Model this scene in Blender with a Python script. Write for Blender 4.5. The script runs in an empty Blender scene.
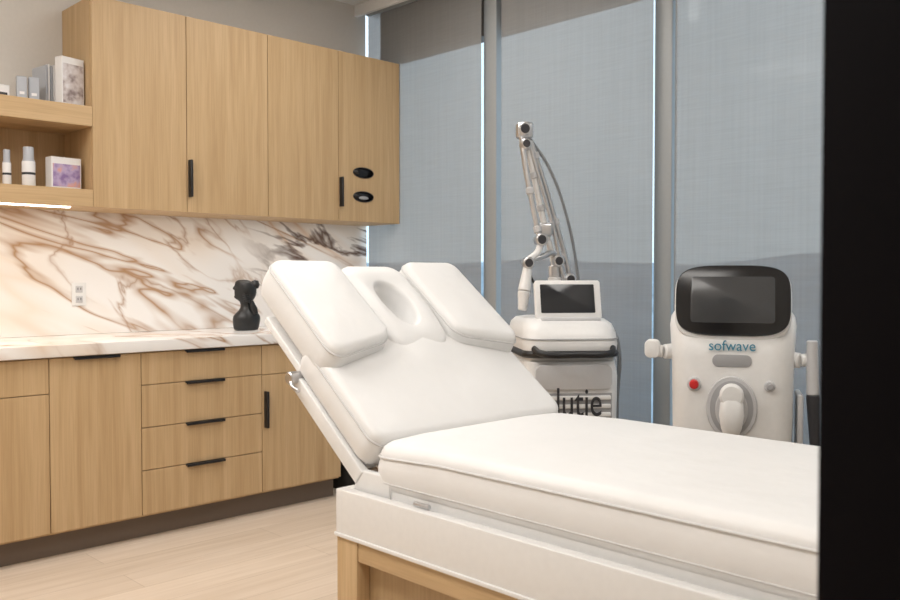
import bpy, bmesh, math, random
from mathutils import Vector, Matrix
random.seed(3)
S=bpy.context.scene
S.view_settings.view_transform='Standard'
S.view_settings.look='None'

# ---------------------------------------------------------------- materials
def newmat(name):
    m=bpy.data.materials.new(name); m.use_nodes=True
    nt=m.node_tree; b=nt.nodes['Principled BSDF']
    return m,nt,b
def N(nt,t,**kw):
    n=nt.nodes.new(t)
    for k,v in kw.items(): setattr(n,k,v)
    return n
def ramp(nt,stops):
    r=N(nt,'ShaderNodeValToRGB'); e=r.color_ramp.elements
    while len(e)<len(stops): e.new(0.5)
    for i,(p,c) in enumerate(stops):
        e[i].position=p; e[i].color=(c[0],c[1],c[2],1)
    return r
def coords(nt,scale=(1,1,1),rot=(0,0,0),loc=(0,0,0),kind='Object'):
    tc=N(nt,'ShaderNodeTexCoord'); mp=N(nt,'ShaderNodeMapping')
    mp.inputs['Scale'].default_value=scale; mp.inputs['Rotation'].default_value=rot; mp.inputs['Location'].default_value=loc
    nt.links.new(tc.outputs[kind],mp.inputs['Vector']); return mp.outputs['Vector']
def plain(name,col,rough=0.5,metal=0.0,var=0.015,bump=0.0,bscale=60,coat=0,spec=None):
    m,nt,b=newmat(name); L=nt.links
    v=coords(nt)
    n=N(nt,'ShaderNodeTexNoise'); n.inputs['Scale'].default_value=bscale; n.inputs['Detail'].default_value=3
    L.new(v,n.inputs['Vector'])
    c0=[max(0,c*(1-var)) for c in col]; c1=[min(1,c*(1+var)) for c in col]
    r=ramp(nt,[(0.3,c0),(0.7,c1)]); L.new(n.outputs['Fac'],r.inputs['Fac']); L.new(r.outputs['Color'],b.inputs['Base Color'])
    b.inputs['Roughness'].default_value=rough; b.inputs['Metallic'].default_value=metal
    if spec is not None: b.inputs['Specular IOR Level'].default_value=spec
    if coat: b.inputs['Coat Weight'].default_value=coat
    if bump:
        bp=N(nt,'ShaderNodeBump'); bp.inputs['Strength'].default_value=bump; bp.inputs['Distance'].default_value=0.002
        L.new(n.outputs['Fac'],bp.inputs['Height']); L.new(bp.outputs['Normal'],b.inputs['Normal'])
    return m
def emis(name,col,s):
    m,nt,b=newmat(name); b.inputs['Emission Color'].default_value=(*col,1); b.inputs['Emission Strength'].default_value=s
    b.inputs['Base Color'].default_value=(*col,1); return m

def oak(name,axis='Z',tint=1.0):
    m,nt,b=newmat(name); L=nt.links
    sc={'Z':(22,22,0.9),'X':(0.9,22,22),'Y':(22,0.9,22)}[axis]
    sc2={'Z':(160,160,4),'X':(4,160,160),'Y':(160,4,160)}[axis]
    n=N(nt,'ShaderNodeTexNoise'); n.inputs['Scale'].default_value=1; n.inputs['Detail'].default_value=5; n.inputs['Distortion'].default_value=0.6
    L.new(coords(nt,sc),n.inputs['Vector'])
    n2=N(nt,'ShaderNodeTexNoise'); n2.inputs['Scale'].default_value=1; n2.inputs['Detail'].default_value=2
    L.new(coords(nt,sc2),n2.inputs['Vector'])
    t=tint
    r=ramp(nt,[(0.25,(0.48*t,0.318*t,0.160*t)),(0.5,(0.555*t,0.382*t,0.205*t)),(0.75,(0.62*t,0.44*t,0.25*t))])
    L.new(n.outputs['Fac'],r.inputs['Fac'])
    r2=ramp(nt,[(0.35,(0.80,0.77,0.72)),(0.6,(1,1,1))]); L.new(n2.outputs['Fac'],r2.inputs['Fac'])
    mx=N(nt,'ShaderNodeMix',data_type='RGBA',blend_type='MULTIPLY'); mx.inputs['Factor'].default_value=0.45
    L.new(r.outputs['Color'],mx.inputs['A']); L.new(r2.outputs['Color'],mx.inputs['B'])
    L.new(mx.outputs['Result'],b.inputs['Base Color'])
    b.inputs['Roughness'].default_value=0.5
    bp=N(nt,'ShaderNodeBump'); bp.inputs['Strength'].default_value=0.15; bp.inputs['Distance'].default_value=0.001
    L.new(n2.outputs['Fac'],bp.inputs['Height']); L.new(bp.outputs['Normal'],b.inputs['Normal'])
    return m

def marble(name):
    m,nt,b=newmat(name); L=nt.links
    v0=coords(nt)
    sx=N(nt,'ShaderNodeSeparateXYZ'); L.new(v0,sx.inputs[0])
    def layer(scale,rot,loc,width,col,detail,base,soft,thr=(0.40,0.58),xm=None,dist=0.25,core=1.0,tail=3.5):
        mp=N(nt,'ShaderNodeMapping'); mp.inputs['Rotation'].default_value=(0,rot,0); L.new(v0,mp.inputs['Vector'])
        mp2=N(nt,'ShaderNodeMapping'); mp2.inputs['Scale'].default_value=scale; mp2.inputs['Location'].default_value=loc
        L.new(mp.outputs['Vector'],mp2.inputs['Vector'])
        n=N(nt,'ShaderNodeTexNoise'); n.inputs['Scale'].default_value=1; n.inputs['Detail'].default_value=detail; n.inputs['Roughness'].default_value=0.5; n.inputs['Distortion'].default_value=dist
        L.new(mp2.outputs['Vector'],n.inputs['Vector'])
        s=N(nt,'ShaderNodeMath',operation='SUBTRACT'); s.inputs[1].default_value=0.5; L.new(n.outputs['Fac'],s.inputs[0])
        a=N(nt,'ShaderNodeMath',operation='ABSOLUTE'); L.new(s.outputs[0],a.inputs[0])
        r=ramp(nt,[(0.0,(core,)*3),(width,(soft,soft,soft)),(width*tail,(0,0,0))]); L.new(a.outputs[0],r.inputs['Fac'])
        k=N(nt,'ShaderNodeTexNoise'); k.inputs['Scale'].default_value=1.7; k.inputs['Detail'].default_value=1
        mp3=N(nt,'ShaderNodeMapping'); mp3.inputs['Location'].default_value=(loc[1]+loc[0]*3,1.3,loc[2]); L.new(mp.outputs['Vector'],mp3.inputs['Vector']); L.new(mp3.outputs['Vector'],k.inputs['Vector'])
        kr=ramp(nt,[(thr[0],(0.0,0.0,0.0)),(thr[1],(1,1,1))]); L.new(k.outputs['Fac'],kr.inputs['Fac'])
        mu=N(nt,'ShaderNodeMath',operation='MULTIPLY'); L.new(r.outputs['Color'],mu.inputs[0]); L.new(kr.outputs['Color'],mu.inputs[1])
        f=mu.outputs[0]
        if xm:
            q=N(nt,'ShaderNodeMapRange'); q.inputs['From Min'].default_value=xm[0]; q.inputs['From Max'].default_value=xm[1]; L.new(sx.outputs['X'],q.inputs['Value'])
            mu2=N(nt,'ShaderNodeMath',operation='MULTIPLY'); L.new(f,mu2.inputs[0]); L.new(q.outputs[0],mu2.inputs[1]); f=mu2.outputs[0]
        mx=N(nt,'ShaderNodeMix',data_type='RGBA'); L.new(f,mx.inputs['Factor'])
        if isinstance(base,tuple): mx.inputs['A'].default_value=(*base,1)
        else: L.new(base,mx.inputs['A'])
        mx.inputs['B'].default_value=(*col,1)
        return mx.outputs['Result']
    R=math.radians
    o=layer((0.5,0.8,2.6),R(-26),(3.1,0,1.7),0.04,(0.84,0.75,0.66),2,(0.90,0.885,0.87),0.55,(0.3,0.5),tail=3)
    o=layer((0.6,0.8,2.4),R(-28),(9.1,0,4.7),0.016,(0.70,0.52,0.38),3,o,0.5,(0.38,0.56))
    o=layer((0.5,1,2.8),R(-22),(0.3,0,5.3),0.007,(0.44,0.26,0.14),4,o,0.5,(0.36,0.5),dist=.6)
    o=layer((0.8,1,2.4),R(-40),(4.3,0,8.1),0.005,(0.42,0.26,0.16),5,o,0.40,(0.44,0.56),core=.8,dist=.6)
    o=layer((1.3,1,5.0),R(-20),(1.2,0,9.1),0.022,(0.12,0.07,0.05),5,o,0.6,(0.30,0.45),xm=(2.6,3.0),tail=1.8,dist=.8)
    L.new(o,b.inputs['Base Color']); b.inputs['Roughness'].default_value=0.22
    return m

def floormat():
    m,nt,b=newmat('floor_pale_plank'); L=nt.links
    v=coords(nt)
    br=N(nt,'ShaderNodeTexBrick'); br.inputs['Scale'].default_value=1; br.inputs['Brick Width'].default_value=1.5; br.inputs['Row Height'].default_value=0.19
    br.inputs['Mortar Size'].default_value=0.0014; br.inputs['Mortar Smooth'].default_value=0.3
    br.inputs['Color1'].default_value=(0.72,0.60,0.485,1); br.inputs['Color2'].default_value=(0.79,0.67,0.555,1); br.inputs['Mortar'].default_value=(0.54,0.43,0.33,1)
    L.new(v,br.inputs['Vector'])
    n=N(nt,'ShaderNodeTexNoise'); n.inputs['Scale'].default_value=1; n.inputs['Detail'].default_value=5; n.inputs['Distortion'].default_value=0.8
    L.new(coords(nt,(1.6,26,1)),n.inputs['Vector'])
    r=ramp(nt,[(0.3,(0.84,0.80,0.75)),(0.7,(1,1,1))]); L.new(n.outputs['Fac'],r.inputs['Fac'])
    mx=N(nt,'ShaderNodeMix',data_type='RGBA',blend_type='MULTIPLY'); mx.inputs['Factor'].default_value=0.85
    L.new(br.outputs['Color'],mx.inputs['A']); L.new(r.outputs['Color'],mx.inputs['B']); L.new(mx.outputs['Result'],b.inputs['Base Color'])
    b.inputs['Roughness'].default_value=0.5
    return m

def leather():
    m,nt,b=newmat('white_upholstery'); L=nt.links
    b.inputs['Roughness'].default_value=0.45
    n=N(nt,'ShaderNodeTexNoise'); n.inputs['Scale'].default_value=7; n.inputs['Detail'].default_value=3; L.new(coords(nt,(1,1,1)),n.inputs['Vector'])
    n2=N(nt,'ShaderNodeTexNoise'); n2.inputs['Scale'].default_value=300; L.new(coords(nt),n2.inputs['Vector'])
    b1=N(nt,'ShaderNodeBump'); b1.inputs['Strength'].default_value=0.35; b1.inputs['Distance'].default_value=0.02; L.new(n.outputs['Fac'],b1.inputs['Height'])
    b2=N(nt,'ShaderNodeBump'); b2.inputs['Strength'].default_value=0.12; b2.inputs['Distance'].default_value=0.001; L.new(n2.outputs['Fac'],b2.inputs['Height'])
    L.new(b1.outputs['Normal'],b2.inputs['Normal']); L.new(b2.outputs['Normal'],b.inputs['Normal'])
    r=ramp(nt,[(0.3,(0.785,0.782,0.777)),(0.7,(0.81,0.807,0.802))]); L.new(n.outputs['Fac'],r.inputs['Fac']); L.new(r.outputs['Color'],b.inputs['Base Color'])
    return m

def shade():
    m=bpy.data.materials.new('solar_shade_fabric'); m.use_nodes=True; nt=m.node_tree; L=nt.links
    nt.nodes.clear(); out=N(nt,'ShaderNodeOutputMaterial')
    d=N(nt,'ShaderNodeBsdfDiffuse'); t=N(nt,'ShaderNodeBsdfTransparent'); mx=N(nt,'ShaderNodeMixShader')
    n=N(nt,'ShaderNodeTexNoise'); n.inputs['Scale'].default_value=1; n.inputs['Detail'].default_value=4
    L.new(coords(nt,(1,90,2.0)),n.inputs['Vector'])
    n2=N(nt,'ShaderNodeTexNoise'); n2.inputs['Scale'].default_value=1; n2.inputs['Detail'].default_value=2
    L.new(coords(nt,(1,6,220)),n2.inputs['Vector'])
    ad=N(nt,'ShaderNodeMath',operation='ADD'); L.new(n.outputs['Fac'],ad.inputs[0]); L.new(n2.outputs['Fac'],ad.inputs[1])
    r=ramp(nt,[(0.35,(0.30,0.302,0.30)),(0.65,(0.35,0.352,0.35))])
    h=N(nt,'ShaderNodeMath',operation='MULTIPLY'); h.inputs[1].default_value=0.5; L.new(ad.outputs[0],h.inputs[0]); L.new(h.outputs[0],r.inputs['Fac'])
    L.new(r.outputs['Color'],d.inputs['Color'])
    mr=N(nt,'ShaderNodeMapRange'); mr.inputs['From Min'].default_value=0.35; mr.inputs['From Max'].default_value=0.65; mr.inputs['To Min'].default_value=0.385; mr.inputs['To Max'].default_value=0.415
    L.new(h.outputs[0],mr.inputs['Value']); L.new(mr.outputs[0],mx.inputs['Fac'])
    L.new(d.outputs[0],mx.inputs[1]); L.new(t.outputs[0],mx.inputs[2]); L.new(mx.outputs[0],out.inputs['Surface'])
    return m
def glassmat():
    m=bpy.data.materials.new('window_glass'); m.use_nodes=True; nt=m.node_tree; L=nt.links
    nt.nodes.clear(); out=N(nt,'ShaderNodeOutputMaterial')
    g=N(nt,'ShaderNodeBsdfGlossy'); g.inputs['Roughness'].default_value=0.02; t=N(nt,'ShaderNodeBsdfTransparent'); t.inputs['Color'].default_value=(0.93,0.98,1,1)
    mx=N(nt,'ShaderNodeMixShader'); mx.inputs['Fac'].default_value=0.05
    L.new(t.outputs[0],mx.inputs[1]); L.new(g.outputs[0],mx.inputs[2]); L.new(mx.outputs[0],out.inputs['Surface']); return m

M=dict(
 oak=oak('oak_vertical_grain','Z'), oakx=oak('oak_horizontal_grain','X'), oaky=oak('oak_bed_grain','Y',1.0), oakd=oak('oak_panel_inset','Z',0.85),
 marble=marble('rust_veined_marble'), floor=floormat(), leather=leather(), shade=shade(), glass=glassmat(),
 wall=plain('wall_greige_paint',(0.64,0.61,0.57),0.9,bump=0.05), ceil=plain('ceiling_paint',(0.86,0.85,0.84),0.9),
 toe=plain('toe_kick_taupe',(0.16,0.12,0.09),0.6), black=plain('black_metal',(0.012,0.012,0.013),0.4), 
 blackf=plain('black_frame_paint',(0.004,0.003,0.004),0.8,spec=0.1), alu=plain('mullion_grey',(0.36,0.375,0.38),0.5,0.1), header=plain('spandrel_taupe',(0.16,0.145,0.13),0.8),
 lacq=plain('white_lacquer',(0.79,0.785,0.775),0.3), white=plain('white_device_plastic',(0.80,0.795,0.785),0.35), grey=plain('grey_device_plastic',(0.36,0.36,0.37),0.4),
 lgrey=plain('light_grey_plastic',(0.56,0.56,0.57),0.4), metal=plain('brushed_steel',(0.62,0.62,0.63),0.28,1.0), screen=plain('dark_screen',(0.018,0.02,0.024),0.12),
 disp=plain('display_glass',(0.05,0.052,0.055),0.2), bezel=plain('gloss_black_bezel',(0.006,0.006,0.007),0.2), red=plain('red_button',(0.6,0.02,0.02),0.3),
 ceramic=plain('black_ceramic',(0.015,0.016,0.017),0.35), plate=plain('outlet_white',(0.8,0.8,0.79),0.4), led=emis('led_strip',(1,0.9,0.78),6.0),
 lamp=emis('ceiling_panel_diffuser',(1,0.96,0.91),2.0), text=plain('blue_print',(0.04,0.22,0.33),0.4), dark=plain('charcoal_print',(0.03,0.03,0.035),0.5),
 paper=plain('white_carton',(0.78,0.77,0.77),0.6), silver=plain('silver_carton',(0.42,0.44,0.48),0.4), hose=plain('grey_hose',(0.22,0.23,0.24),0.5),
 seam=plain('seam_piping',(0.64,0.635,0.63),0.5))
def photo_print(name,c0,c1,c2):
    m,nt,b=newmat(name); n=N(nt,'ShaderNodeTexNoise'); n.inputs['Scale'].default_value=22; n.inputs['Detail'].default_value=3
    nt.links.new(coords(nt),n.inputs['Vector']); r=ramp(nt,[(0.35,c0),(0.5,c1),(0.65,c2)]); nt.links.new(n.outputs['Fac'],r.inputs['Fac']); nt.links.new(r.outputs['Color'],b.inputs['Base Color']); return m
M['print']=photo_print('portrait_print',(0.25,0.2,0.2),(0.55,0.5,0.5),(0.7,0.68,0.7))
M['purple']=photo_print('purple_print',(0.25,0.16,0.36),(0.45,0.36,0.55),(0.65,0.35,0.3))
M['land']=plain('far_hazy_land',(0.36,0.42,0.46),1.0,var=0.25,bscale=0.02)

# ---------------------------------------------------------------- geometry helpers
class G:
    def __init__(s,name,loc=(0,0,0),rotz=0,local=False,scale=1):
        e=bpy.data.objects.new(name,None); S.collection.objects.link(e); e.empty_display_size=0.1
        e.location=loc; e.rotation_euler=(0,0,rotz); s.e=e; s.local=local; s.loc=Vector(loc)
        if scale!=1: e.scale=(scale,scale,1)
    def add(s,o):
        o.parent=s.e
        if not s.local: o.matrix_parent_inverse=Matrix.Translation(-s.loc)
        return o
def mk(name,bm,mat,g=None,smooth=True,mods=None):
    bmesh.ops.recalc_face_normals(bm,faces=bm.faces)
    me=bpy.data.meshes.new(name); bm.to_mesh(me); bm.free()
    if smooth: 
        for p in me.polygons: p.use_smooth=True
    o=bpy.data.objects.new(name,me); S.collection.objects.link(o)
    me.materials.append(M[mat] if isinstance(mat,str) else mat)
    if g: g.add(o)
    return o
def box(name,x0,x1,y0,y1,z0,z1,mat,g=None,bev=0.0,seg=3,mtx=None):
    bm=bmesh.new(); 
    bmesh.ops.create_cube(bm,size=1)
    c=Vector(((x0+x1)/2,(y0+y1)/2,(z0+z1)/2)); d=(abs(x1-x0),abs(y1-y0),abs(z1-z0))
    for v in bm.verts: v.co=Vector((v.co.x*d[0],v.co.y*d[1],v.co.z*d[2]))+c
    if bev: bmesh.ops.bevel(bm,geom=list(bm.edges),offset=min(bev,min(d)*0.49),segments=seg,profile=0.5,affect='EDGES')
    if mtx: bmesh.ops.transform(bm,matrix=mtx,verts=bm.verts)
    return mk(name,bm,mat,g,smooth=False) if not bev else shade_auto(mk(name,bm,mat,g,smooth=True))
def shade_auto(o,ang=35):
    me=o.data; bm=bmesh.new(); bm.from_mesh(me)
    for e in bm.edges:
        if len(e.link_faces)==2 and e.calc_face_angle(0)>math.radians(ang): e.smooth=False
    bm.to_mesh(me); bm.free(); return o
def cyl(name,p0,p1,r0,r1,mat,g=None,seg=32,bev=0.0):
    p0=Vector(p0);p1=Vector(p1); d=p1-p0; L=d.length
    prof=[(0,0),(r0-bev,0),(r0,bev),(r1,L-bev),(r1-bev,L),(0,L)] if bev else [(0,0),(r0,0),(r1,L),(0,L)]
    return lathe(name,prof,mat,g,seg,Matrix.Translation(p0)@d.to_track_quat('Z','Y').to_matrix().to_4x4())
def lathe(name,prof,mat,g=None,seg=40,mtx=None,sx=1,sy=1):
    bm=bmesh.new(); rings=[]
    for r,z in prof:
        if r<=1e-6: rings.append([bm.verts.new((0,0,z))])
        else: rings.append([bm.verts.new((r*sx*math.cos(2*math.pi*i/seg),r*sy*math.sin(2*math.pi*i/seg),z)) for i in range(seg)])
    for a,b in zip(rings,rings[1:]):
        for i in range(seg):
            j=(i+1)%seg
            q=[a[0]] if len(a)==1 else [a[i],a[j]]
            w=[b[0]] if len(b)==1 else [b[j],b[i]]
            f=q+w
            if len(f)>=3: bm.faces.new(f)
    if mtx: bmesh.ops.transform(bm,matrix=mtx,verts=bm.verts)
    return shade_auto(mk(name,bm,mat,g))
def tube(name,pts,r,mat,g=None,smooth=True,cyclic=False):
    cu=bpy.data.curves.new(name,'CURVE'); cu.dimensions='3D'; cu.bevel_depth=r; cu.bevel_resolution=5; cu.resolution_u=8
    sp=cu.splines.new('BEZIER' if smooth else 'POLY')
    if smooth:
        sp.bezier_points.add(len(pts)-1)
        for b,p in zip(sp.bezier_points,pts): b.co=p; b.handle_left_type=b.handle_right_type='AUTO'
    else:
        sp.points.add(len(pts)-1)
        for b,p in zip(sp.points,pts): b.co=(*p,1)
    sp.use_cyclic_u=cyclic; cu.use_fill_caps=True
    o=bpy.data.objects.new(name,cu); S.collection.objects.link(o); cu.materials.append(M[mat])
    if g: g.add(o)
    return o
def rrect(a,b,r,k=8,m=6):
    r=max(min(r,a-1e-4,b-1e-4),1e-4); P=[]
    cs=[(a-r,b-r,0),(-(a-r),b-r,90),(-(a-r),-(b-r),180),(a-r,-(b-r),270)]
    arcs=[]
    for cx,cy,st in cs: arcs.append([(cx+r*math.cos(math.radians(st+90*i/k)),cy+r*math.sin(math.radians(st+90*i/k))) for i in range(k+1)])
    for i in range(4):
        P+=arcs[i]; e=arcs[i][-1]; s2=arcs[(i+1)%4][0]
        for j in range(1,m): P.append((e[0]+(s2[0]-e[0])*j/m,e[1]+(s2[1]-e[1])*j/m))
    return P
def loft(name,rings,mat,g=None,cap0=True,cap1=True,mtx=None,auto=None):
    bm=bmesh.new(); R=[[bm.verts.new(p) for p in ring] for ring in rings]
    n=len(R[0])
    for a,b in zip(R,R[1:]):
        for i in range(n): bm.faces.new((a[i],a[(i+1)%n],b[(i+1)%n],b[i]))
    if cap0: bm.faces.new(R[0][::-1])
    if cap1: bm.faces.new(R[-1])
    if mtx: bmesh.ops.transform(bm,matrix=mtx,verts=bm.verts)
    o=mk(name,bm,mat,g)
    return shade_auto(o,auto) if auto else o
def pad(name,w,l,t,r,fil,puff,mat,g,mtx,hole=None,warp=None):
    a,b=w/2,l/2; rings=[]
    def ring(ins,z): return [(x,y,z) for x,y in rrect(a-ins,b-ins,max(r-ins,0.004))]
    fb=fil*0.5
    for i in range(5):
        th=math.pi/2*i/4; rings.append(ring(fb*(1-math.sin(th)),fb*(1-math.cos(th))))
    for i in range(1,4): 
        u=i/4; bul=-0.006*math.sin(math.pi*u); rings.append(ring(bul,fb+(t-fil-fb)*u))
    for i in range(7):
        th=math.pi/2*i/6; rings.append(ring(fil*(1-math.cos(th)),t-fil+fil*math.sin(th)))
    base=rings[-1]
    if hole is None:
        for i in range(1,12):
            s=1-i/12; z=t+puff*(1-s**2.5)
            rings.append([(x*s,y*s,z) for x,y,_ in base])
    else:
        cx,cy,ha,hb=hole
        inn=[]
        for x,y,_ in base:
            th=math.atan2((y-cy)/hb,(x-cx)/ha); inn.append((cx+ha*math.cos(th),cy+hb*math.sin(th)))
        for i in range(1,9):
            u=i/8
            rings.append([(x+(ix-x)*u*0.85,y+(iy-y)*u*0.85,t+puff*math.sin(math.pi*min(u,1))) for (x,y,_),(ix,iy) in zip(base,inn)])
        for i in range(1,6):
            th=math.pi/2*i/5; q=0.85+0.15*math.sin(th)
            rings.append([(x+(ix-x)*q,y+(iy-y)*q,t-0.018*(1-math.cos(th))) for (x,y,_),(ix,iy) in zip(base,inn)])
        rings.append([(ix,iy,0.03) for ix,iy in inn])
        rings.append([(cx+(ix-cx)*0.5,cy+(iy-cy)*0.5,0.025) for ix,iy in inn])
    if warp: rings=[[warp(*p) for p in rg] for rg in rings]
    return loft(name,rings,mat,g,True,True,mtx)
def rplate(name,w,h,r,d,mat,g,mtx,bev=0.004,k=8):
    rings=[]
    for ins,z in [(bev,0),(0,bev),(0,d-bev),(bev*0.3,d-bev*0.3),(bev,d)]:
        rings.append([(x,y,z) for x,y in rrect(w/2-ins,h/2-ins,max(r-ins,0.001),k)])
    return loft(name,rings,mat,g,True,True,mtx,auto=40)
def superel(a,b,n=3.2,k=72):
    out=[]
    for i in range(k):
        t=2*math.pi*i/k; c=math.cos(t); s=math.sin(t)
        out.append((a*math.copysign(abs(c)**(2/n),c),b*math.copysign(abs(s)**(2/n),s)))
    return out
def splate(name,w,h,n,d,mat,g,mtx,bev=0.004):
    rings=[]
    for ins,z in [(bev,0),(0,bev),(0,d-bev),(bev*0.3,d-bev*0.3),(bev,d)]:
        rings.append([(x,y,z) for x,y in superel(w/2-ins,h/2-ins,n)])
    return loft(name,rings,mat,g,True,True,mtx,auto=40)
def text(name,body,size,mat,g,mtx,ext=0.001,sx=1):
    cu=bpy.data.curves.new(name,'FONT'); cu.body=body; cu.size=size; cu.extrude=ext; cu.align_x='CENTER'; cu.align_y='CENTER'
    o=bpy.data.objects.new(name,cu); S.collection.objects.link(o); cu.materials.append(M[mat]); o.matrix_local=mtx
    o.parent=g.e; return o

# ---------------------------------------------------------------- room shell
XW=3.55; YB=4.40; ZC=2.91
box('floor',-1.6,XW+0.2,-1.7,YB+0.12,-0.1,0,'floor')
box('ceiling',-1.6,XW+0.2,-1.7,YB+0.12,ZC,ZC+0.1,'ceil')
box('wall_back',-1.6,XW-0.01,YB,YB+0.12,0,ZC,'wall')
box('wall_left',-1.72,-1.6,-1.7,YB+0.12,0,ZC,'wall')
box('wall_hallway',-1.6,XW+0.2,-1.82,-1.7,0,ZC,'wall')
box('wall_hallway_end',XW+0.0,XW+0.2,-1.7,0.30,0,ZC,'wall')
gw=G('wall_doorway',(1.9,0.225,0))
box('wall_right_part',0.82,XW,0.15,0.30,0,ZC,'wall',gw)
box('wall_left_part',-1.6,-0.38,0.15,0.30,0,ZC,'wall',gw)
box('wall_over_door',-0.38,0.82,0.15,0.30,2.25,ZC,'wall',gw)
gd=G('door_frame',(0.2,0.225,0))
box('jamb_right',0.737,0.82,0.13,0.31,0,2.25,'blackf',gd,0.003)
box('stop_right',0.727,0.737,0.16,0.20,0,2.17,'blackf',gd,0.002)
box('jamb_left',-0.38,-0.30,0.13,0.31,0,2.25,'blackf',gd,0.003)
box('head_jamb',-0.30,0.737,0.13,0.31,2.17,2.25,'blackf',gd,0.003)

# window wall
edges=[(4.345,3.36),(3.21,2.26),(2.145,1.195),(1.08,0.32)]
gwin=G('window_1',(XW+0.08,2.3,0))
box('glass_pane',XW+0.075,XW+0.08,0.30,4.75,0.08,2.56,'glass',gwin)
box('sill_rail',XW+0.03,XW+0.13,0.30,4.75,0,0.08,'alu',gwin)
box('header_spandrel',XW+0.06,XW+0.16,0.30,4.335,2.56,ZC,'header',gwin)
for i,(a,b) in enumerate([(3.285,3.380),(2.185,2.278),(1.12,1.213)]):
    box('mullion_%d'%(i+1),XW+0.010,XW+0.055,a,b,0.08,ZC-0.002,'alu',gwin,0.003)
for i,(a,b) in enumerate(edges):
    gs=G('roller_shade',(XW-0.03,(a+b)/2,0))
    box('fabric',XW-0.031,XW-0.0295,b,a,0.03,2.84,'shade',gs)
    box('hem_bar',XW-0.038,XW-0.022,b,a,0.015,0.04,'alu',gs,0.003)
    cyl('roller_tube',(XW-0.03,b,2.87),(XW-0.03,a,2.87),0.028,0.028,'alu',gs,24)
box('trim_shade_pocket',XW-0.10,XW-0.075,0.31,YB-0.002,2.84,ZC-0.002,'ceil')

# exterior land
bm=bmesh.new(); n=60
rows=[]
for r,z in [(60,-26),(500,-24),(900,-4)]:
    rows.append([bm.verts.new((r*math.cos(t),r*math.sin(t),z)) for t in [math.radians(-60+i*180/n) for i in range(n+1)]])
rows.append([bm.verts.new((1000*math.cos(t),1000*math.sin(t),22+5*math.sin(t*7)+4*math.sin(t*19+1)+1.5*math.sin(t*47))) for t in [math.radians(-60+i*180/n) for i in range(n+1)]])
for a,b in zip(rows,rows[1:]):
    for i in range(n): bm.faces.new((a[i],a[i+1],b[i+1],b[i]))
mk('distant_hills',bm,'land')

# ---------------------------------------------------------------- lower cabinets
YF=3.80
g=G('base_cabinet',(1.2,4.05,0))
XL=-1.0; XR=2.88
box('carcass',XL,XR,YF+0.022,YB-0.004,0.105,0.862,'oak',g)
box('toe_kick',XL,XR,YF+0.07,YB-0.01,0.0,0.105,'toe',g)
gap=0.0018
def door(x0,x1,z0,z1,mat='oak'): box('front_panel',x0+gap,x1-gap,YF,YF+0.0215,z0+gap,z1-gap,mat,g,0.001,1)
TOP=0.858
cols=[(-1.0,-0.5),(-0.5,0.0),(0.0,0.46),(0.46,0.91),(0.91,1.355),(1.355,1.757),(1.757,2.387),(2.387,2.88)]
def hpull(x0,x1,z):
    box('edge_pull',x0,x1,YF-0.018,YF+0.004,z-0.003,z+0.004,'black',g,0.0015)
    box('edge_pull_lip',x0,x1,YF-0.018,YF-0.013,z-0.008,z+0.003,'black',g,0.0015)
for i,(a,b) in enumerate(cols):
    if i==6:
        zs=[TOP,0.71,0.515,0.32,0.115]
        for u,w in zip(zs,zs[1:]):
            door(a,b,w,u); hpull((a+b)/2-0.10,(a+b)/2+0.10,u-0.004)
    elif i in(5,3,1):
        door(a,b,0.115,TOP); hpull((a+b)/2-0.10,(a+b)/2+0.10,TOP-0.004)
    else:
        door(a,b,0.708,TOP); door(a,b,0.115,0.708)
        if i==7: box('bar_handle',a+0.012,a+0.026,YF-0.03,YF+0.002,0.44,0.625,'black',g,0.003)
g=G('countertop',(1.2,4.1,0.89))
box('slab',XL,XW-0.012,YF-0.025,YB-0.006,0.863,0.915,'marble',g,0.003)
box('support_panel',XW-0.07,XW-0.045,YF+0.05,YB-0.006,0.0,0.863,'oak',g)
g=G('marble_backsplash',(1.2,YB-0.01,1.2))
box('slab',XL,XW-0.015,YB-0.012,YB-0.001,0.916,1.545,'marble',g)
g=G('wall_outlet',(1.71,YB-0.015,1.115))
box('plate',1.675,1.745,YB-0.020,YB-0.0122,1.058,1.172,'plate',g,0.004)
for z in(1.09,1.14):
    box('socket',1.693,1.727,YB-0.023,YB-0.019,z-0.017,z+0.017,'lgrey',g,0.004)
    for dx in(-0.007,0.007): box('slot',1.71+dx-0.0015,1.71+dx+0.0015,YB-0.0245,YB-0.0225,z-0.004,z+0.008,'dark',g)

# ---------------------------------------------------------------- upper cabinets
YU=4.05; zb=1.525; zt=2.495; x0=1.650; x1=3.53
g=G('wall_cabinet',(2.58,4.22,2.0))
box('carcass',x0,x1,YU+0.022,YB-0.001,zb,zt,'oak',g)
dw=(x1-x0)/4
for i in range(4): box('door_%d'%(i+1),x0+dw*i+gap,x0+dw*(i+1)-gap,YU,YU+0.0215,zb,zt,'oak',g,0.001,1)
def vh(x,z0,z1): box('bar_handle',x,x+0.013,YU-0.03,YU+0.002,z0,z1,'black',g,0.003)
vh(x0+dw+0.006,1.60,1.785); vh(x0+3*dw+0.004,1.605,1.775)
for z in(1.672,1.812):
    cx=3.24
    pts=[(cx+0.075*math.cos(t),YU-0.002,z+0.030*math.sin(t)) for t in [2*math.pi*i/40 for i in range(40)]]
    loft('dispenser_slot',[pts,[(a,YU+0.003,c) for a,b_,c in pts]],'bezel',g)
    tube('slot_rim',pts,0.0025,'black',g,False,True)
lp=[(3.24+0.035*math.cos(t),YU-0.004,1.664+0.010*math.sin(t)) for t in [2*math.pi*i/30 for i in range(30)]]
loft('glove_tissue',[lp,[(a,YU-0.002,c) for a,b_,c in lp]],'grey',g)

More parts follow.
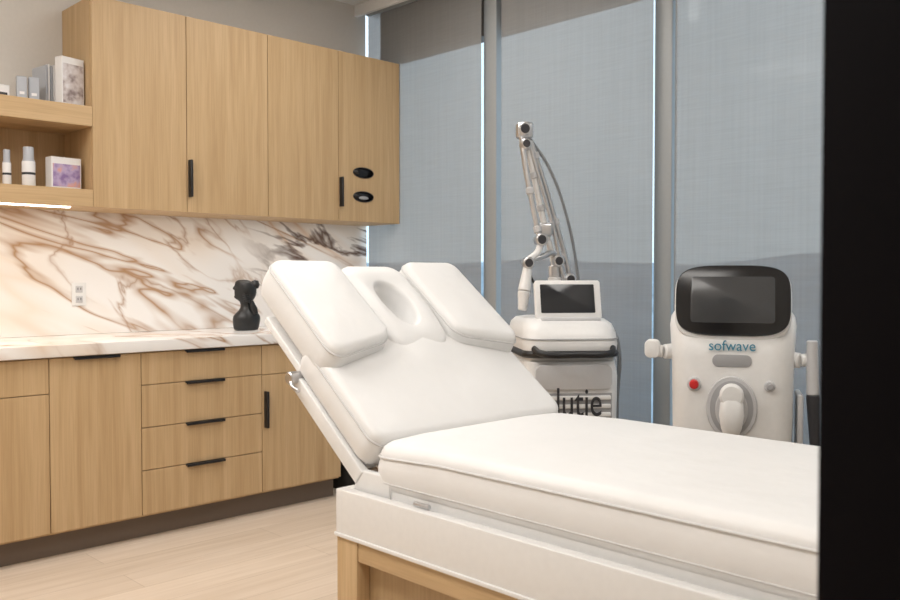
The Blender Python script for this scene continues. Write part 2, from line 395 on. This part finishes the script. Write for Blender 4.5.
g=G('wall_shelf',(0.6,4.22,1.75))
sx=XL
box('upper_board',sx,x0,YU,YB-0.001,1.894,1.985,'oakx',g,0.001,1)
box('lower_board',sx,x0,YU,YB-0.001,zb,1.603,'oakx',g,0.001,1)
box('back_panel',sx,x0,YB-0.014,YB-0.001,1.603,1.894,'oak',g)
box('led_channel',sx,x0-0.08,YU+0.06,YU+0.085,zb-0.006,zb,'led',g)

# ---------------------------------------------------------------- shelf items
def carton(name,cx,cy,z,w,d,h,rot,mat,front=None,band=None):
    gg=G(name,(cx,cy,z),rot,True)
    box('carton',-w/2,w/2,-d/2,d/2,0,h,mat,gg,0.0015,1)
    if front: box('printed_face',-w/2+0.006,w/2-0.006,-d/2-0.0012,-d/2,0.012,h-0.03,front,gg)
    if band: box('printed_band',-w/2+0.01,w/2-0.01,-d/2-0.0012,-d/2,h*0.25,h*0.25+0.012,band,gg)
    box('lid_flap',-w/2,w/2,-d/2,d/2,h,h+0.001,mat,gg)
    return gg
T=1.985
carton('skincare_carton',1.285,4.16,T,0.07,0.05,0.06,0.1,'paper',None,'dark')
carton('skincare_carton',1.372,4.14,T,0.04,0.042,0.105,-0.2,'silver',None,'paper')
carton('skincare_carton',1.427,4.15,T,0.042,0.042,0.11,-0.2,'silver',None,'paper')
carton('brochure_box',1.580,4.13,T,0.115,0.05,0.22,0.25,'paper','print')
gb=G('brochure_stack',(1.525,4.24,T),0.15,True)
for i in range(4): box('leaflet_%d'%i,-0.045+i*0.012,-0.037+i*0.012,-0.06,0.06,0,0.185+0.006*(i%2),'paper' if i%2 else 'silver',gb)
T=1.603
def bottle(cx,cy,r,h):
    gg=G('skincare_bottle',(cx,cy,T),0,True)
    lathe('body',[(0,0),(r-0.002,0),(r,0.003),(r,h*0.62),(r*0.96,h*0.64),(0,h*0.64)],'paper',gg)
    lathe('cap',[(0,h*0.64),(r*0.92,h*0.64),(r*0.92,h*0.67),(r*0.8,h*0.675),(r*0.8,h-0.004),(r*0.74,h),(0,h)],'silver',gg)
    lathe('label_band',[(r*1.005,h*0.3),(r*1.005,h*0.36)],'dark',gg)
bottle(1.31,4.15,0.018,0.16); bottle(1.395,4.13,0.028,0.178)
carton('gift_carton',1.555,4.15,T,0.14,0.06,0.145,0.1,'paper','purple')

# ---------------------------------------------------------------- bust
gb=G('ceramic_bust',(2.49,4.12,0.915),math.radians(-20),True)
prof=[(0,-.060,.064,.05),(.006,-.064,.068,.052),(.035,-.068,.074,.055),(.065,-.070,.080,.054),(.085,-.062,.074,.050),(.100,-.044,.054,.042),(.115,-.030,.036,.034),(.135,-.026,.032,.030),(.155,-.030,.036,.032),(.166,-.048,.044,.036),(.176,-.064,.050,.040),(.184,-.064,.054,.043),(.190,-.056,.055,.045),(.197,-.064,.057,.046),(.202,-.058,.058,.047),(.208,-.064,.058,.048),(.214,-.056,.058,.048),(.222,-.076,.058,.048),(.232,-.066,.056,.047),(.246,-.056,.050,.045),(.256,-.058,.040,.042),(.266,-.048,.022,.034),(.271,-.034,.004,.02)]
rings=[]
for z,xa,xb,d in prof:
    cx=0.004; rg=[]
    for i in range(40):
        t=2*math.pi*i/40; c=math.cos(t); s=math.sin(t)
        rx=xb-cx if c>0 else cx-xa
        x=cx+rx*c
        if c<0 and z>.16:
            soft=0.052; w=max(0,1-abs(s)/0.45)
            x=cx-(soft*(1-w)+(cx-xa)*w)*abs(c) if rx>soft else x
        rg.append((x,d*s,z))
    rings.append(rg)
o=loft('bust_body',rings,'ceramic',gb)
md=o.modifiers.new('sub','SUBSURF'); md.levels=1; md.render_levels=1
lathe('hair_bun',[(0,-0.026),(0.017,-0.02),(0.024,0),(0.017,0.02),(0,0.026)],'ceramic',gb,24,Matrix.Translation((0.052,0.0,0.245)))
lathe('raised_hand',[(0,0),(0.016,0.004),(0.02,0.03),(0.014,0.06),(0.012,0.075),(0,0.08)],'ceramic',gb,24,Matrix.Translation((0.045,-0.035,0.085))@Matrix.Rotation(-0.3,4,'Y'))
for i in range(4):
    tube('finger_%d'%i,[(0.02-0.004*i,-0.042,0.15+0.011*i),(0.0-0.006*i,-0.05,0.155+0.012*i),(-0.022,-0.046,0.158+0.012*i)],0.0055,'ceramic',gb)

gb=G('pedal_bin',(3.1,4.0,0),0,True)
lathe('bin_body',[(0,0),(0.115,0),(0.12,0.01),(0.12,0.30),(0.115,0.31),(0,0.31)],'black',gb)
lathe('bin_lid',[(0.122,0.305),(0.122,0.325),(0.09,0.35),(0,0.36)],'black',gb)

# ---------------------------------------------------------------- treatment bed
bed=G('treatment_bed',(1.79,1.2,0))
X1,X2=1.41,2.17; XB=1.37; XB2=2.20; YH=1.83; YT=0.42
box('plinth_core',XB+0.045,XB2-0.04,YT+0.05,YH-0.025,0.03,0.527,'oakd',bed)
box('plinth_foot',XB+0.06,XB2-0.06,YT+0.07,YH-0.05,0.0,0.03,'toe',bed)
for a,b in((YH-0.085,YH-0.002),(YT+0.03,YT+0.11),((YH+YT)/2-0.035,(YH+YT)/2+0.035)):
    box('plinth_stile',XB+0.002,XB+0.044,a,b,0.02,0.527,'oak',bed,0.002,2)
box('plinth_top_rail',XB+0.005,XB+0.043,YT+0.03,YH-0.086,0.475,0.527,'oaky',bed,0.002,2)
box('plinth_bottom_rail',XB+0.005,XB+0.043,YT+0.03,YH-0.086,0.02,0.09,'oaky',bed,0.002,2)
box('plinth_head_board',XB+0.045,XB2-0.02,YH-0.022,YH-0.004,0.02,0.527,'oak',bed,0.002,2)
box('apron_side_near',XB,XB+0.03,YT,YH,0.535,0.65,'lacq',bed,0.003)
box('apron_side_far',XB2-0.03,XB2,YT,YH,0.535,0.65,'lacq',bed,0.003)
box('apron_head',XB+0.03,XB2-0.03,YH-0.03,YH,0.535,0.65,'lacq',bed,0.003)
box('apron_foot',XB+0.03,XB2-0.03,YT,YT+0.03,0.535,0.65,'lacq',bed,0.003)
box('apron_lip',XB-0.004,XB2+0.004,YT-0.004,YH+0.004,0.527,0.537,'lacq',bed,0.002)
box('deck',XB+0.03,XB2-0.03,YT+0.03,YH-0.03,0.60,0.640,'lacq',bed)
box('seat_frame',X1+0.005,X2-0.03,YT+0.06,1.74,0.640,0.672,'lacq',bed,0.004)
YS0,YS1=0.44,1.735; th=0.125; zt=0.785
def wseat(x,y,z):
    # near/far sides dip softly towards the backrest hinge, like a fitted cover pulled round the corner
    u=max(0,(y-0.47)/0.175); e=max(0,(abs(x)-0.28)/0.10)
    return (x,y,z-0.014*u*e*(1 if z>0.06 else 0))
ms=Matrix.Translation(((X1+X2)/2,(YS0+YS1)/2,0.66))
pad('seat_cushion',X2-X1,YS1-YS0,th,0.06,0.032,0.006,'leather',bed,ms,warp=wseat)
def piping(name,w,l,r,mtx,z,ins=0,rad=0.0026,warp=None):
    P=[(x,y,z) for x,y in rrect(w/2-ins,l/2-ins,max(r-ins,0.004))]
    if warp: P=[warp(*p) for p in P]
    tube(name,[mtx@Vector(p) for p in P],rad,'seam',bed,False,True)
piping('seat_piping',X2-X1,YS1-YS0,0.06,ms,th-0.030,-0.002,warp=wseat)
piping('seat_hem',X2-X1,YS1-YS0,0.06,ms,0.022,-0.001,0.002)
A=math.radians(38); dv=Vector((0,math.cos(A),math.sin(A))); nv=Vector((0,-math.sin(A),math.cos(A)))
hinge=Vector(((X1+X2)/2,1.70,zt-0.005))
def M38(s,xc,down):
    p=hinge+dv*s-nv*down; p.x=xc
    return Matrix(((1,dv.x,nv.x,p.x),(0,dv.y,nv.y,p.y),(0,dv.z,nv.z,p.z),(0,0,0,1)))
LB=0.40
xm=(X1+X2)/2
mb=M38(LB/2+0.005,xm,0.10)
def wback(x,y,z):
    k=math.exp(-(x/0.11)**2)*max(0,min(1,(y+0.02)/0.18))
    return (x,y,z+(0.026*k if z>0.07 else 0))
pad('back_cushion',X2-X1,LB,0.105,0.045,0.026,0.010,'leather',bed,mb,warp=wback)
piping('back_piping',X2-X1,LB,0.045,mb,0.077,-0.002)
ww=0.245; LW=0.372; cw=(X2-X1)-2*ww-0.012
sW=0.323+LW/2
for nm,xc,sg in(('head_wing_near',X1+ww/2,-1),('head_wing_far',X2-ww/2,1)):
    def wwing(x,y,z,sg=sg):
        o=(x*sg/(ww/2)+1)/2
        u=max(0,-y/(LW/2))
        return (x,y-0.05*o*u+0.012*(1-o)*u,z)
    mw=M38(sW,xc,0.055); pad(nm,ww,LW,0.120,0.045,0.023,0.008,'leather',bed,mw,warp=wwing); piping(nm+'_piping',ww,LW,0.045,mw,0.095,-0.002,warp=wwing)
mc=M38(sW-0.005,xm,0.060)
def wcr(x,y,z):
    u=max(0,-y/(LW/2)); return (x*(1-0.12*u),y,z-0.02*u*u)
pad('face_cradle',cw,LW+0.01,0.105,0.06,0.023,0.004,'leather',bed,mc,hole=(0,0.0,0.058,0.10),warp=wcr)
def tb(name,x0,x1,s0,s1,d0,d1,mat,bev=0.004):
    m=M38(0,0,0); box(name,x0,x1,s0,s1,-d1,-d0,mat,bed,bev,mtx=m)
tb('back_frame',X1+0.02,X2-0.02,0.02,0.62,0.10,0.125,'lacq')
tb('head_frame',X1+0.05,X2-0.05,0.38,0.66,0.05,0.10,'lgrey')
tb('side_arm_near',X1-0.006,X1+0.02,0.0,0.38,0.105,0.15,'lacq')
tb('side_arm_far',X2-0.02,X2+0.006,0.0,0.38,0.105,0.15,'lacq')
p=hinge+dv*0.37-nv*0.115
cyl('adjust_knob',(X1-0.03,p.y,p.z),(X1+0.03,p.y,p.z),0.018,0.018,'metal',bed,24,0.003)
cyl('adjust_rod',(X1,p.y,p.z),(X2,p.y,p.z),0.009,0.009,'metal',bed,20)
tube('release_lever',[(X1-0.02,p.y,p.z),(X1-0.03,p.y-0.02,p.z-0.02),(X1-0.03,p.y-0.05,p.z-0.03)],0.006,'metal',bed)
p2=hinge+dv*0.33-nv*0.14
cyl('gas_strut',(X1+0.06,p2.y,p2.z),(X1+0.06,1.66,0.64),0.011,0.011,'metal',bed,20)
cyl('gas_strut',(X2-0.06,p2.y,p2.z),(X2-0.06,1.66,0.64),0.011,0.011,'metal',bed,20)
for xx in(X1+0.01,X2-0.01): box('hinge_bracket',xx-0.012,xx+0.012,1.66,1.80,0.638,0.70,'lacq',bed,0.004)
cyl('side_latch',(XB+0.025,1.50,0.657),(XB+0.025,1.55,0.657),0.006,0.006,'metal',bed,16)

# ---------------------------------------------------------------- laser machine with articulated arm
las=G('laser_treatment_machine',(2.93,2.33,0),math.radians(-38),True,0.95)
def ring_rr(w,d,r,z,oy=0,ox=0): return [(x+ox,y+oy,z) for x,y in rrect(w/2,d/2,r,6,4)]
loft('cabinet_body',[ring_rr(.37,.44,.05,.09),ring_rr(.385,.46,.055,.12),ring_rr(.40,.47,.06,.50),ring_rr(.41,.47,.06,.80),ring_rr(.40,.45,.06,.86,.01)],'white',las,auto=40)
loft('shoulder_bumper',[ring_rr(.405,.46,.07,.875,.005),ring_rr(.42,.49,.08,.882,-.006),ring_rr(.42,.50,.08,.895,-.010),ring_rr(.405,.48,.07,.905,-.005)],'black',las,auto=40)
box('shoulder_core',-.19,.19,-.20,.22,.85,.91,'white',las,.02)
loft('console_top',[ring_rr(.405,.48,.07,.905,0),ring_rr(.415,.49,.08,.93,0),ring_rr(.41,.47,.08,.975,.01),ring_rr(.39,.43,.08,1.01,.02),ring_rr(.35,.36,.07,1.028,.04),ring_rr(.30,.30,.07,1.033,.04)],'white',las,auto=50)
loft('console_seam',[ring_rr(.419,.494,.08,.950,.003),ring_rr(.419,.490,.08,.954,.004)],'grey',las,auto=40)
tube('front_handle',[(-.17,-.235,.915),(-.15,-.28,.90),(0,-.300,.895),(.15,-.28,.90),(.17,-.235,.915)],0.013,'black',las)
FR=Matrix.Rotation(math.radians(90),4,'X')
rplate('front_panel',.33,.10,.03,.012,'lgrey',las,Matrix.Translation((0,-.236,.80))@FR)
for i in range(13): box('louver_%d'%i,-.13,.16,-.246,-.232,.30+i*.034,.317+i*.034,'white',las,0.004)
box('louver_back',-.135,.165,-.2385,-.232,.29,.735,'grey',las)
text('panel_lettering','lutie',.145,'dark',las,Matrix.Translation((0.02,-.249,.695))@FR@Matrix.Diagonal((.8,1.15,1,1)))
for z in(.78,.70): cyl('key_switch',(-.165,-.24,z),(-.165,-.222,z),.013,.013,'dark',las,20)
box('base_skid',-.19,.19,-.24,.24,.055,.095,'grey',las,.012)
for sx_ in(-.15,.15):
    for sy_ in(-.19,.19):
        cyl('caster',(sx_-.014,sy_,.034),(sx_+.014,sy_,.034),.034,.034,'black',las,24,.004); box('caster_fork',sx_-.02,sx_+.02,sy_-.02,sy_+.02,.045,.06,'grey',las)
tm=Matrix.Translation((0.01,-.10,1.108))@Matrix.Rotation(math.radians(74),4,'X')
rplate('screen_housing',.292,.165,.012,.03,'white',las,tm@Matrix.Translation((0,0,-.03)),.004)
rplate('screen_display',.24,.122,.004,.002,'screen',las,tm@Matrix.Translation((-.003,.003,.0)),.0005)
box('screen_foot',-.12,.14,-.16,-.02,1.015,1.035,'lgrey',las,.008)
box('screen_neck',-.04,.06,-.09,-.05,1.025,1.09,'lgrey',las,.01)
# arm
cyl('arm_column',(.0,.12,1.02),(.0,.12,1.20),.035,.03,'white',las,28,.004)
cyl('arm_swivel',(.0,.12,1.20),(.0,.12,1.25),.028,.028,'metal',las,28,.003)
top=(-.150,.10,1.835)
tube('rod_rear',[(.09,.13,1.14),(.05,.13,1.30),(-.04,.12,1.58),(-.115,.11,1.79)],.012,'metal',las,False)
tube('rod_front',[(.0,.12,1.25),(-.045,.11,1.40),(-.14,.10,1.80)],.014,'white',las,False)
tube('rod_middle',[(.04,.10,1.18),(-.015,.09,1.42),(-.13,.09,1.79)],.009,'metal',las,False)
tube('spring_cable',[(.12,.13,1.14),(.11,.14,1.24),(.06,.13,1.46),(-.03,.12,1.68),(-.12,.11,1.80)],.007,'hose',las)
tube('rod_outer',[(-.165,.08,1.82),(-.145,.07,1.66),(-.085,.05,1.36)],.013,'metal',las,False)
def collar(nm,a,b,t,r):
    a=Vector(a);b=Vector(b);d=(b-a).normalized();c=a.lerp(b,t); cyl(nm,c-d*.014,c+d*.014,r,r,'lgrey',las,24,.003)
for t in(.25,.6,.9): collar('rod_collar',(-.045,.11,1.40),(-.14,.10,1.80),t,.020)
for t in(.3,.85): collar('rod_collar',(-.145,.07,1.66),(-.085,.05,1.36),t,.019)
collar('rod_collar',(.05,.13,1.30),(-.04,.12,1.58),.5,.018)
collar('rod_collar',(-.04,.12,1.58),(-.115,.11,1.79),.7,.018)
box('top_yoke',-.185,-.11,.065,.125,1.795,1.865,'metal',las,.014)
box('mid_yoke',-.085,-.02,.06,.13,1.375,1.435,'metal',las,.014)
for nm,p,r in(('joint_top',top,.030),('joint_top_b',(-.145,.09,1.77),.024),('joint_mid',(-.08,.06,1.36),.028),('joint_low',(-.145,.03,1.26),.026),('joint_base',(.065,.11,1.19),.026),('joint_base_b',(.01,.11,1.27),.026)):
    cyl(nm,(p[0],p[1]-.04,p[2]),(p[0],p[1]+.025,p[2]),r,r,'metal',las,28,.005)
    cyl(nm+'_cap',(p[0],p[1]-.046,p[2]),(p[0],p[1]-.04,p[2]),r*.6,r*.7,'dark',las,24)
tube('rod_lower',[(-.08,.05,1.36),(-.095,.04,1.31),(-.145,.03,1.27)],.015,'white',las)
tube('rod_lower_cross',[(-.145,.03,1.27),(-.08,.05,1.285),(-.01,.09,1.30),(.02,.12,1.24)],.013,'metal',las)
cyl('handpiece_barrel',(-.145,.02,1.25),(-.165,.0,1.14),.019,.029,'white',las,28,.004)
cyl('handpiece_tip',(-.165,.0,1.14),(-.175,-.005,1.06),.029,.020,'white',las,28,.004)
tube('handpiece_cord',[(-.15,.03,1.25),(-.12,.05,1.19),(-.06,.08,1.12),(-.03,.12,1.02)],.006,'black',las)
tube('side_hose',[(.205,.05,.93),(.245,.02,.96),(.265,.0,.90),(.262,.0,.70),(.255,.02,.40),(.24,.05,.15),(.20,.08,.10)],.010,'hose',las)

# ---------------------------------------------------------------- ultrasound device
us=G('ultrasound_device',(2.90,1.53,0),math.radians(-62),True,0.95)
loft('column_body',[ring_rr(.30,.30,.08,.10,.02),ring_rr(.34,.31,.09,.16,.02),ring_rr(.39,.32,.09,.45,.01),ring_rr(.42,.33,.09,.66,0),ring_rr(.425,.33,.09,.80,0),ring_rr(.43,.33,.09,.93,0),ring_rr(.44,.31,.09,.99,.005),ring_rr(.45,.27,.09,1.03,.02),ring_rr(.445,.20,.08,1.06,.04),ring_rr(.42,.12,.05,1.08,.05)],'white',us,auto=60)
loft('base_foot',[ring_rr(.44,.46,.12,.06),ring_rr(.46,.48,.13,.08),ring_rr(.44,.46,.12,.11),ring_rr(.34,.34,.1,.13)],'lgrey',us,auto=60)
for sx_ in(-.16,.16):
    for sy_ in(-.17,.17): cyl('caster',(sx_-.014,sy_,.034),(sx_+.014,sy_,.034),.034,.034,'black',us,24,.004); box('caster_fork',sx_-.02,sx_+.02,sy_-.02,sy_+.02,.045,.075,'grey',us)
sm=Matrix.Translation((0,-.14,1.120))@Matrix.Rotation(math.radians(80),4,'X')
splate('screen_back_shell',.405,.262,4.0,.05,'white',us,sm@Matrix.Translation((0.0,-.008,-.058)),.015)
splate('screen_bezel',.395,.245,4.0,.014,'bezel',us,sm@Matrix.Translation((0,0,-.010)),.005)
rplate('screen_display',.29,.16,.012,.002,'disp',us,sm@Matrix.Translation((0,.002,.004)),.0004)
box('screen_neck',-.12,.12,-.15,.0,.97,1.04,'white',us,.03)
YFU=-.166
text('front_lettering','sofwave',.05,'text',us,Matrix.Translation((0,YFU-.0,.965))@Matrix.Rotation(math.radians(84),4,'X'),.002)
rplate('grip_slot',.135,.042,.02,.006,'grey',us,Matrix.Translation((0,YFU+.003,.915))@FR,.002)
def knob(x,z,r,mat):
    cyl('knob_ring',(x,YFU+.004,z),(x,YFU-.010,z),r*1.5,r*1.35,'lgrey',us,32,.002)
    cyl('knob',(x,YFU-.009,z),(x,YFU-.026,z),r,r*.9,mat,us,32,.003)
knob(-.130,.832,.017,'red'); knob(.128,.832,.013,'grey')
def oval(name,a,b,z,y0,y1,mat,ins=.003):
    r=[]
    for q,y in((0,y0),(0,(y0+y1)/2),(ins,y1)):
        r.append([((a-q)*math.cos(t),y,z+(b-q)*math.sin(t)) for t in [2*math.pi*i/48 for i in range(48)]])
    return loft(name,r,mat,us,auto=40)
oval('dock_ring',.088,.108,.755,YFU+.004,YFU-.010,'lgrey')
oval('dock_recess',.074,.093,.755,YFU-.0095,YFU-.0115,'grey')
oval('dock_inner',.056,.072,.750,YFU-.011,YFU-.018,'lgrey')
lathe('docked_handpiece_head',[(0,0),(.034,.0),(.042,.012),(.042,.03),(.034,.042),(0,.045)],'white',us,32,Matrix.Translation((0,YFU-.02,.80))@Matrix.Rotation(math.radians(90),4,'X'))
loft('docked_handpiece',[ring_rr(.05,.04,.018,.665,YFU-.035),ring_rr(.07,.055,.026,.69,YFU-.042),ring_rr(.085,.06,.028,.735,YFU-.045),ring_rr(.078,.055,.026,.775,YFU-.042),ring_rr(.05,.04,.018,.80,YFU-.038)],'white',us,auto=60)
cyl('handpiece_tip',(0,YFU-.035,.67),(0,YFU-.03,.64),.022,.018,'lgrey',us,24,.003)
cyl('holder_arm',(-.19,-.05,.935),(-.245,-.08,.935),.030,.026,'white',us,28,.005)
rplate('holder_cup',.055,.065,.02,.06,'white',us,Matrix.Translation((-.285,-.05,.945))@FR,.008)
cyl('holder_bar',(-.245,-.08,.935),(-.30,-.08,.94),.022,.022,'white',us,28,.004)
cyl('holder_arm',(.19,-.05,.915),(.235,-.08,.915),.030,.026,'white',us,28,.005)
cyl('holder_bar',(.235,-.08,.915),(.275,-.07,.92),.022,.022,'white',us,28,.004)
cyl('hanging_applicator',(.272,-.09,.985),(.276,-.09,.80),.019,.022,'lgrey',us,24,.004)
cyl('applicator_grip',(.276,-.09,.80),(.286,-.09,.60),.023,.016,'dark',us,24,.004)
tube('applicator_cord',[(.286,-.09,.61),(.30,-.08,.45),(.28,-.04,.25),(.20,.0,.16),(.15,.0,.18)],.009,'black',us)
box('side_pouch',.225,.245,-.10,.06,.60,.80,'lgrey',us,.006)

# ---------------------------------------------------------------- lights
def ceil_light(x,y,sx_,sy_,p,col=(1,0.97,0.93)):
    gg=G('ceiling_light_panel',(x,y,ZC-0.02))
    box('frame',x-sx_/2-.02,x+sx_/2+.02,y-sy_/2-.02,y+sy_/2+.02,ZC-0.018,ZC-0.001,'lacq',gg)
    box('diffuser',x-sx_/2,x+sx_/2,y-sy_/2,y+sy_/2,ZC-0.022,ZC-0.0175,'lamp',gg)
    l=bpy.data.lights.new('panel_light','AREA'); l.shape='RECTANGLE'; l.size=sx_; l.size_y=sy_; l.energy=p; l.color=col
    o=bpy.data.objects.new('panel_light',l); o.location=(x,y,ZC-0.03); S.collection.objects.link(o); o.parent=gg.e; o.matrix_parent_inverse=Matrix.Translation((-x,-y,-(ZC-0.02)))
ceil_light(0.2,2.8,0.9,1.3,37); ceil_light(2.5,3.0,0.9,0.9,11); ceil_light(0.1,1.1,0.9,1.1,23); ceil_light(2.7,0.9,0.8,0.8,10)
def strip(name,x0,x1,y,z,p):
    gg=G(name,((x0+x1)/2,y,z))
    l=bpy.data.lights.new('strip_emitter','AREA'); l.shape='RECTANGLE'; l.size=x1-x0; l.size_y=0.03; l.energy=p; l.color=(1,0.93,0.85)
    o=bpy.data.objects.new('strip_emitter',l); S.collection.objects.link(o); o.parent=gg.e
strip('under_cabinet_light',-0.9,3.4,4.12,1.513,6)
w=bpy.data.worlds.new('World'); S.world=w; w.use_nodes=True; nt=w.node_tree; bg=nt.nodes['Background']
tc=N(nt,'ShaderNodeTexCoord'); sp=N(nt,'ShaderNodeSeparateXYZ'); nt.links.new(tc.outputs['Generated'],sp.inputs[0])
r=ramp(nt,[(0.0,(0.52,0.60,0.66)),(0.25,(0.53,0.62,0.69)),(1.0,(0.45,0.57,0.72))]); nt.links.new(sp.outputs['Z'],r.inputs['Fac']); nt.links.new(r.outputs['Color'],bg.inputs['Color'])
bg.inputs['Strength'].default_value=2.2

# ---------------------------------------------------------------- camera
cd=bpy.data.cameras.new('camera'); cd.lens=35; cd.sensor_width=36; cd.clip_start=0.05; cd.clip_end=3000
cam=bpy.data.objects.new('camera',cd); S.collection.objects.link(cam)
cam.location=(0,0,1.2); cam.rotation_euler=(math.radians(88.5),0,math.radians(-44.3)); S.camera=cam
cd.dof.use_dof=True; cd.dof.focus_distance=3.2; cd.dof.aperture_fstop=5.6
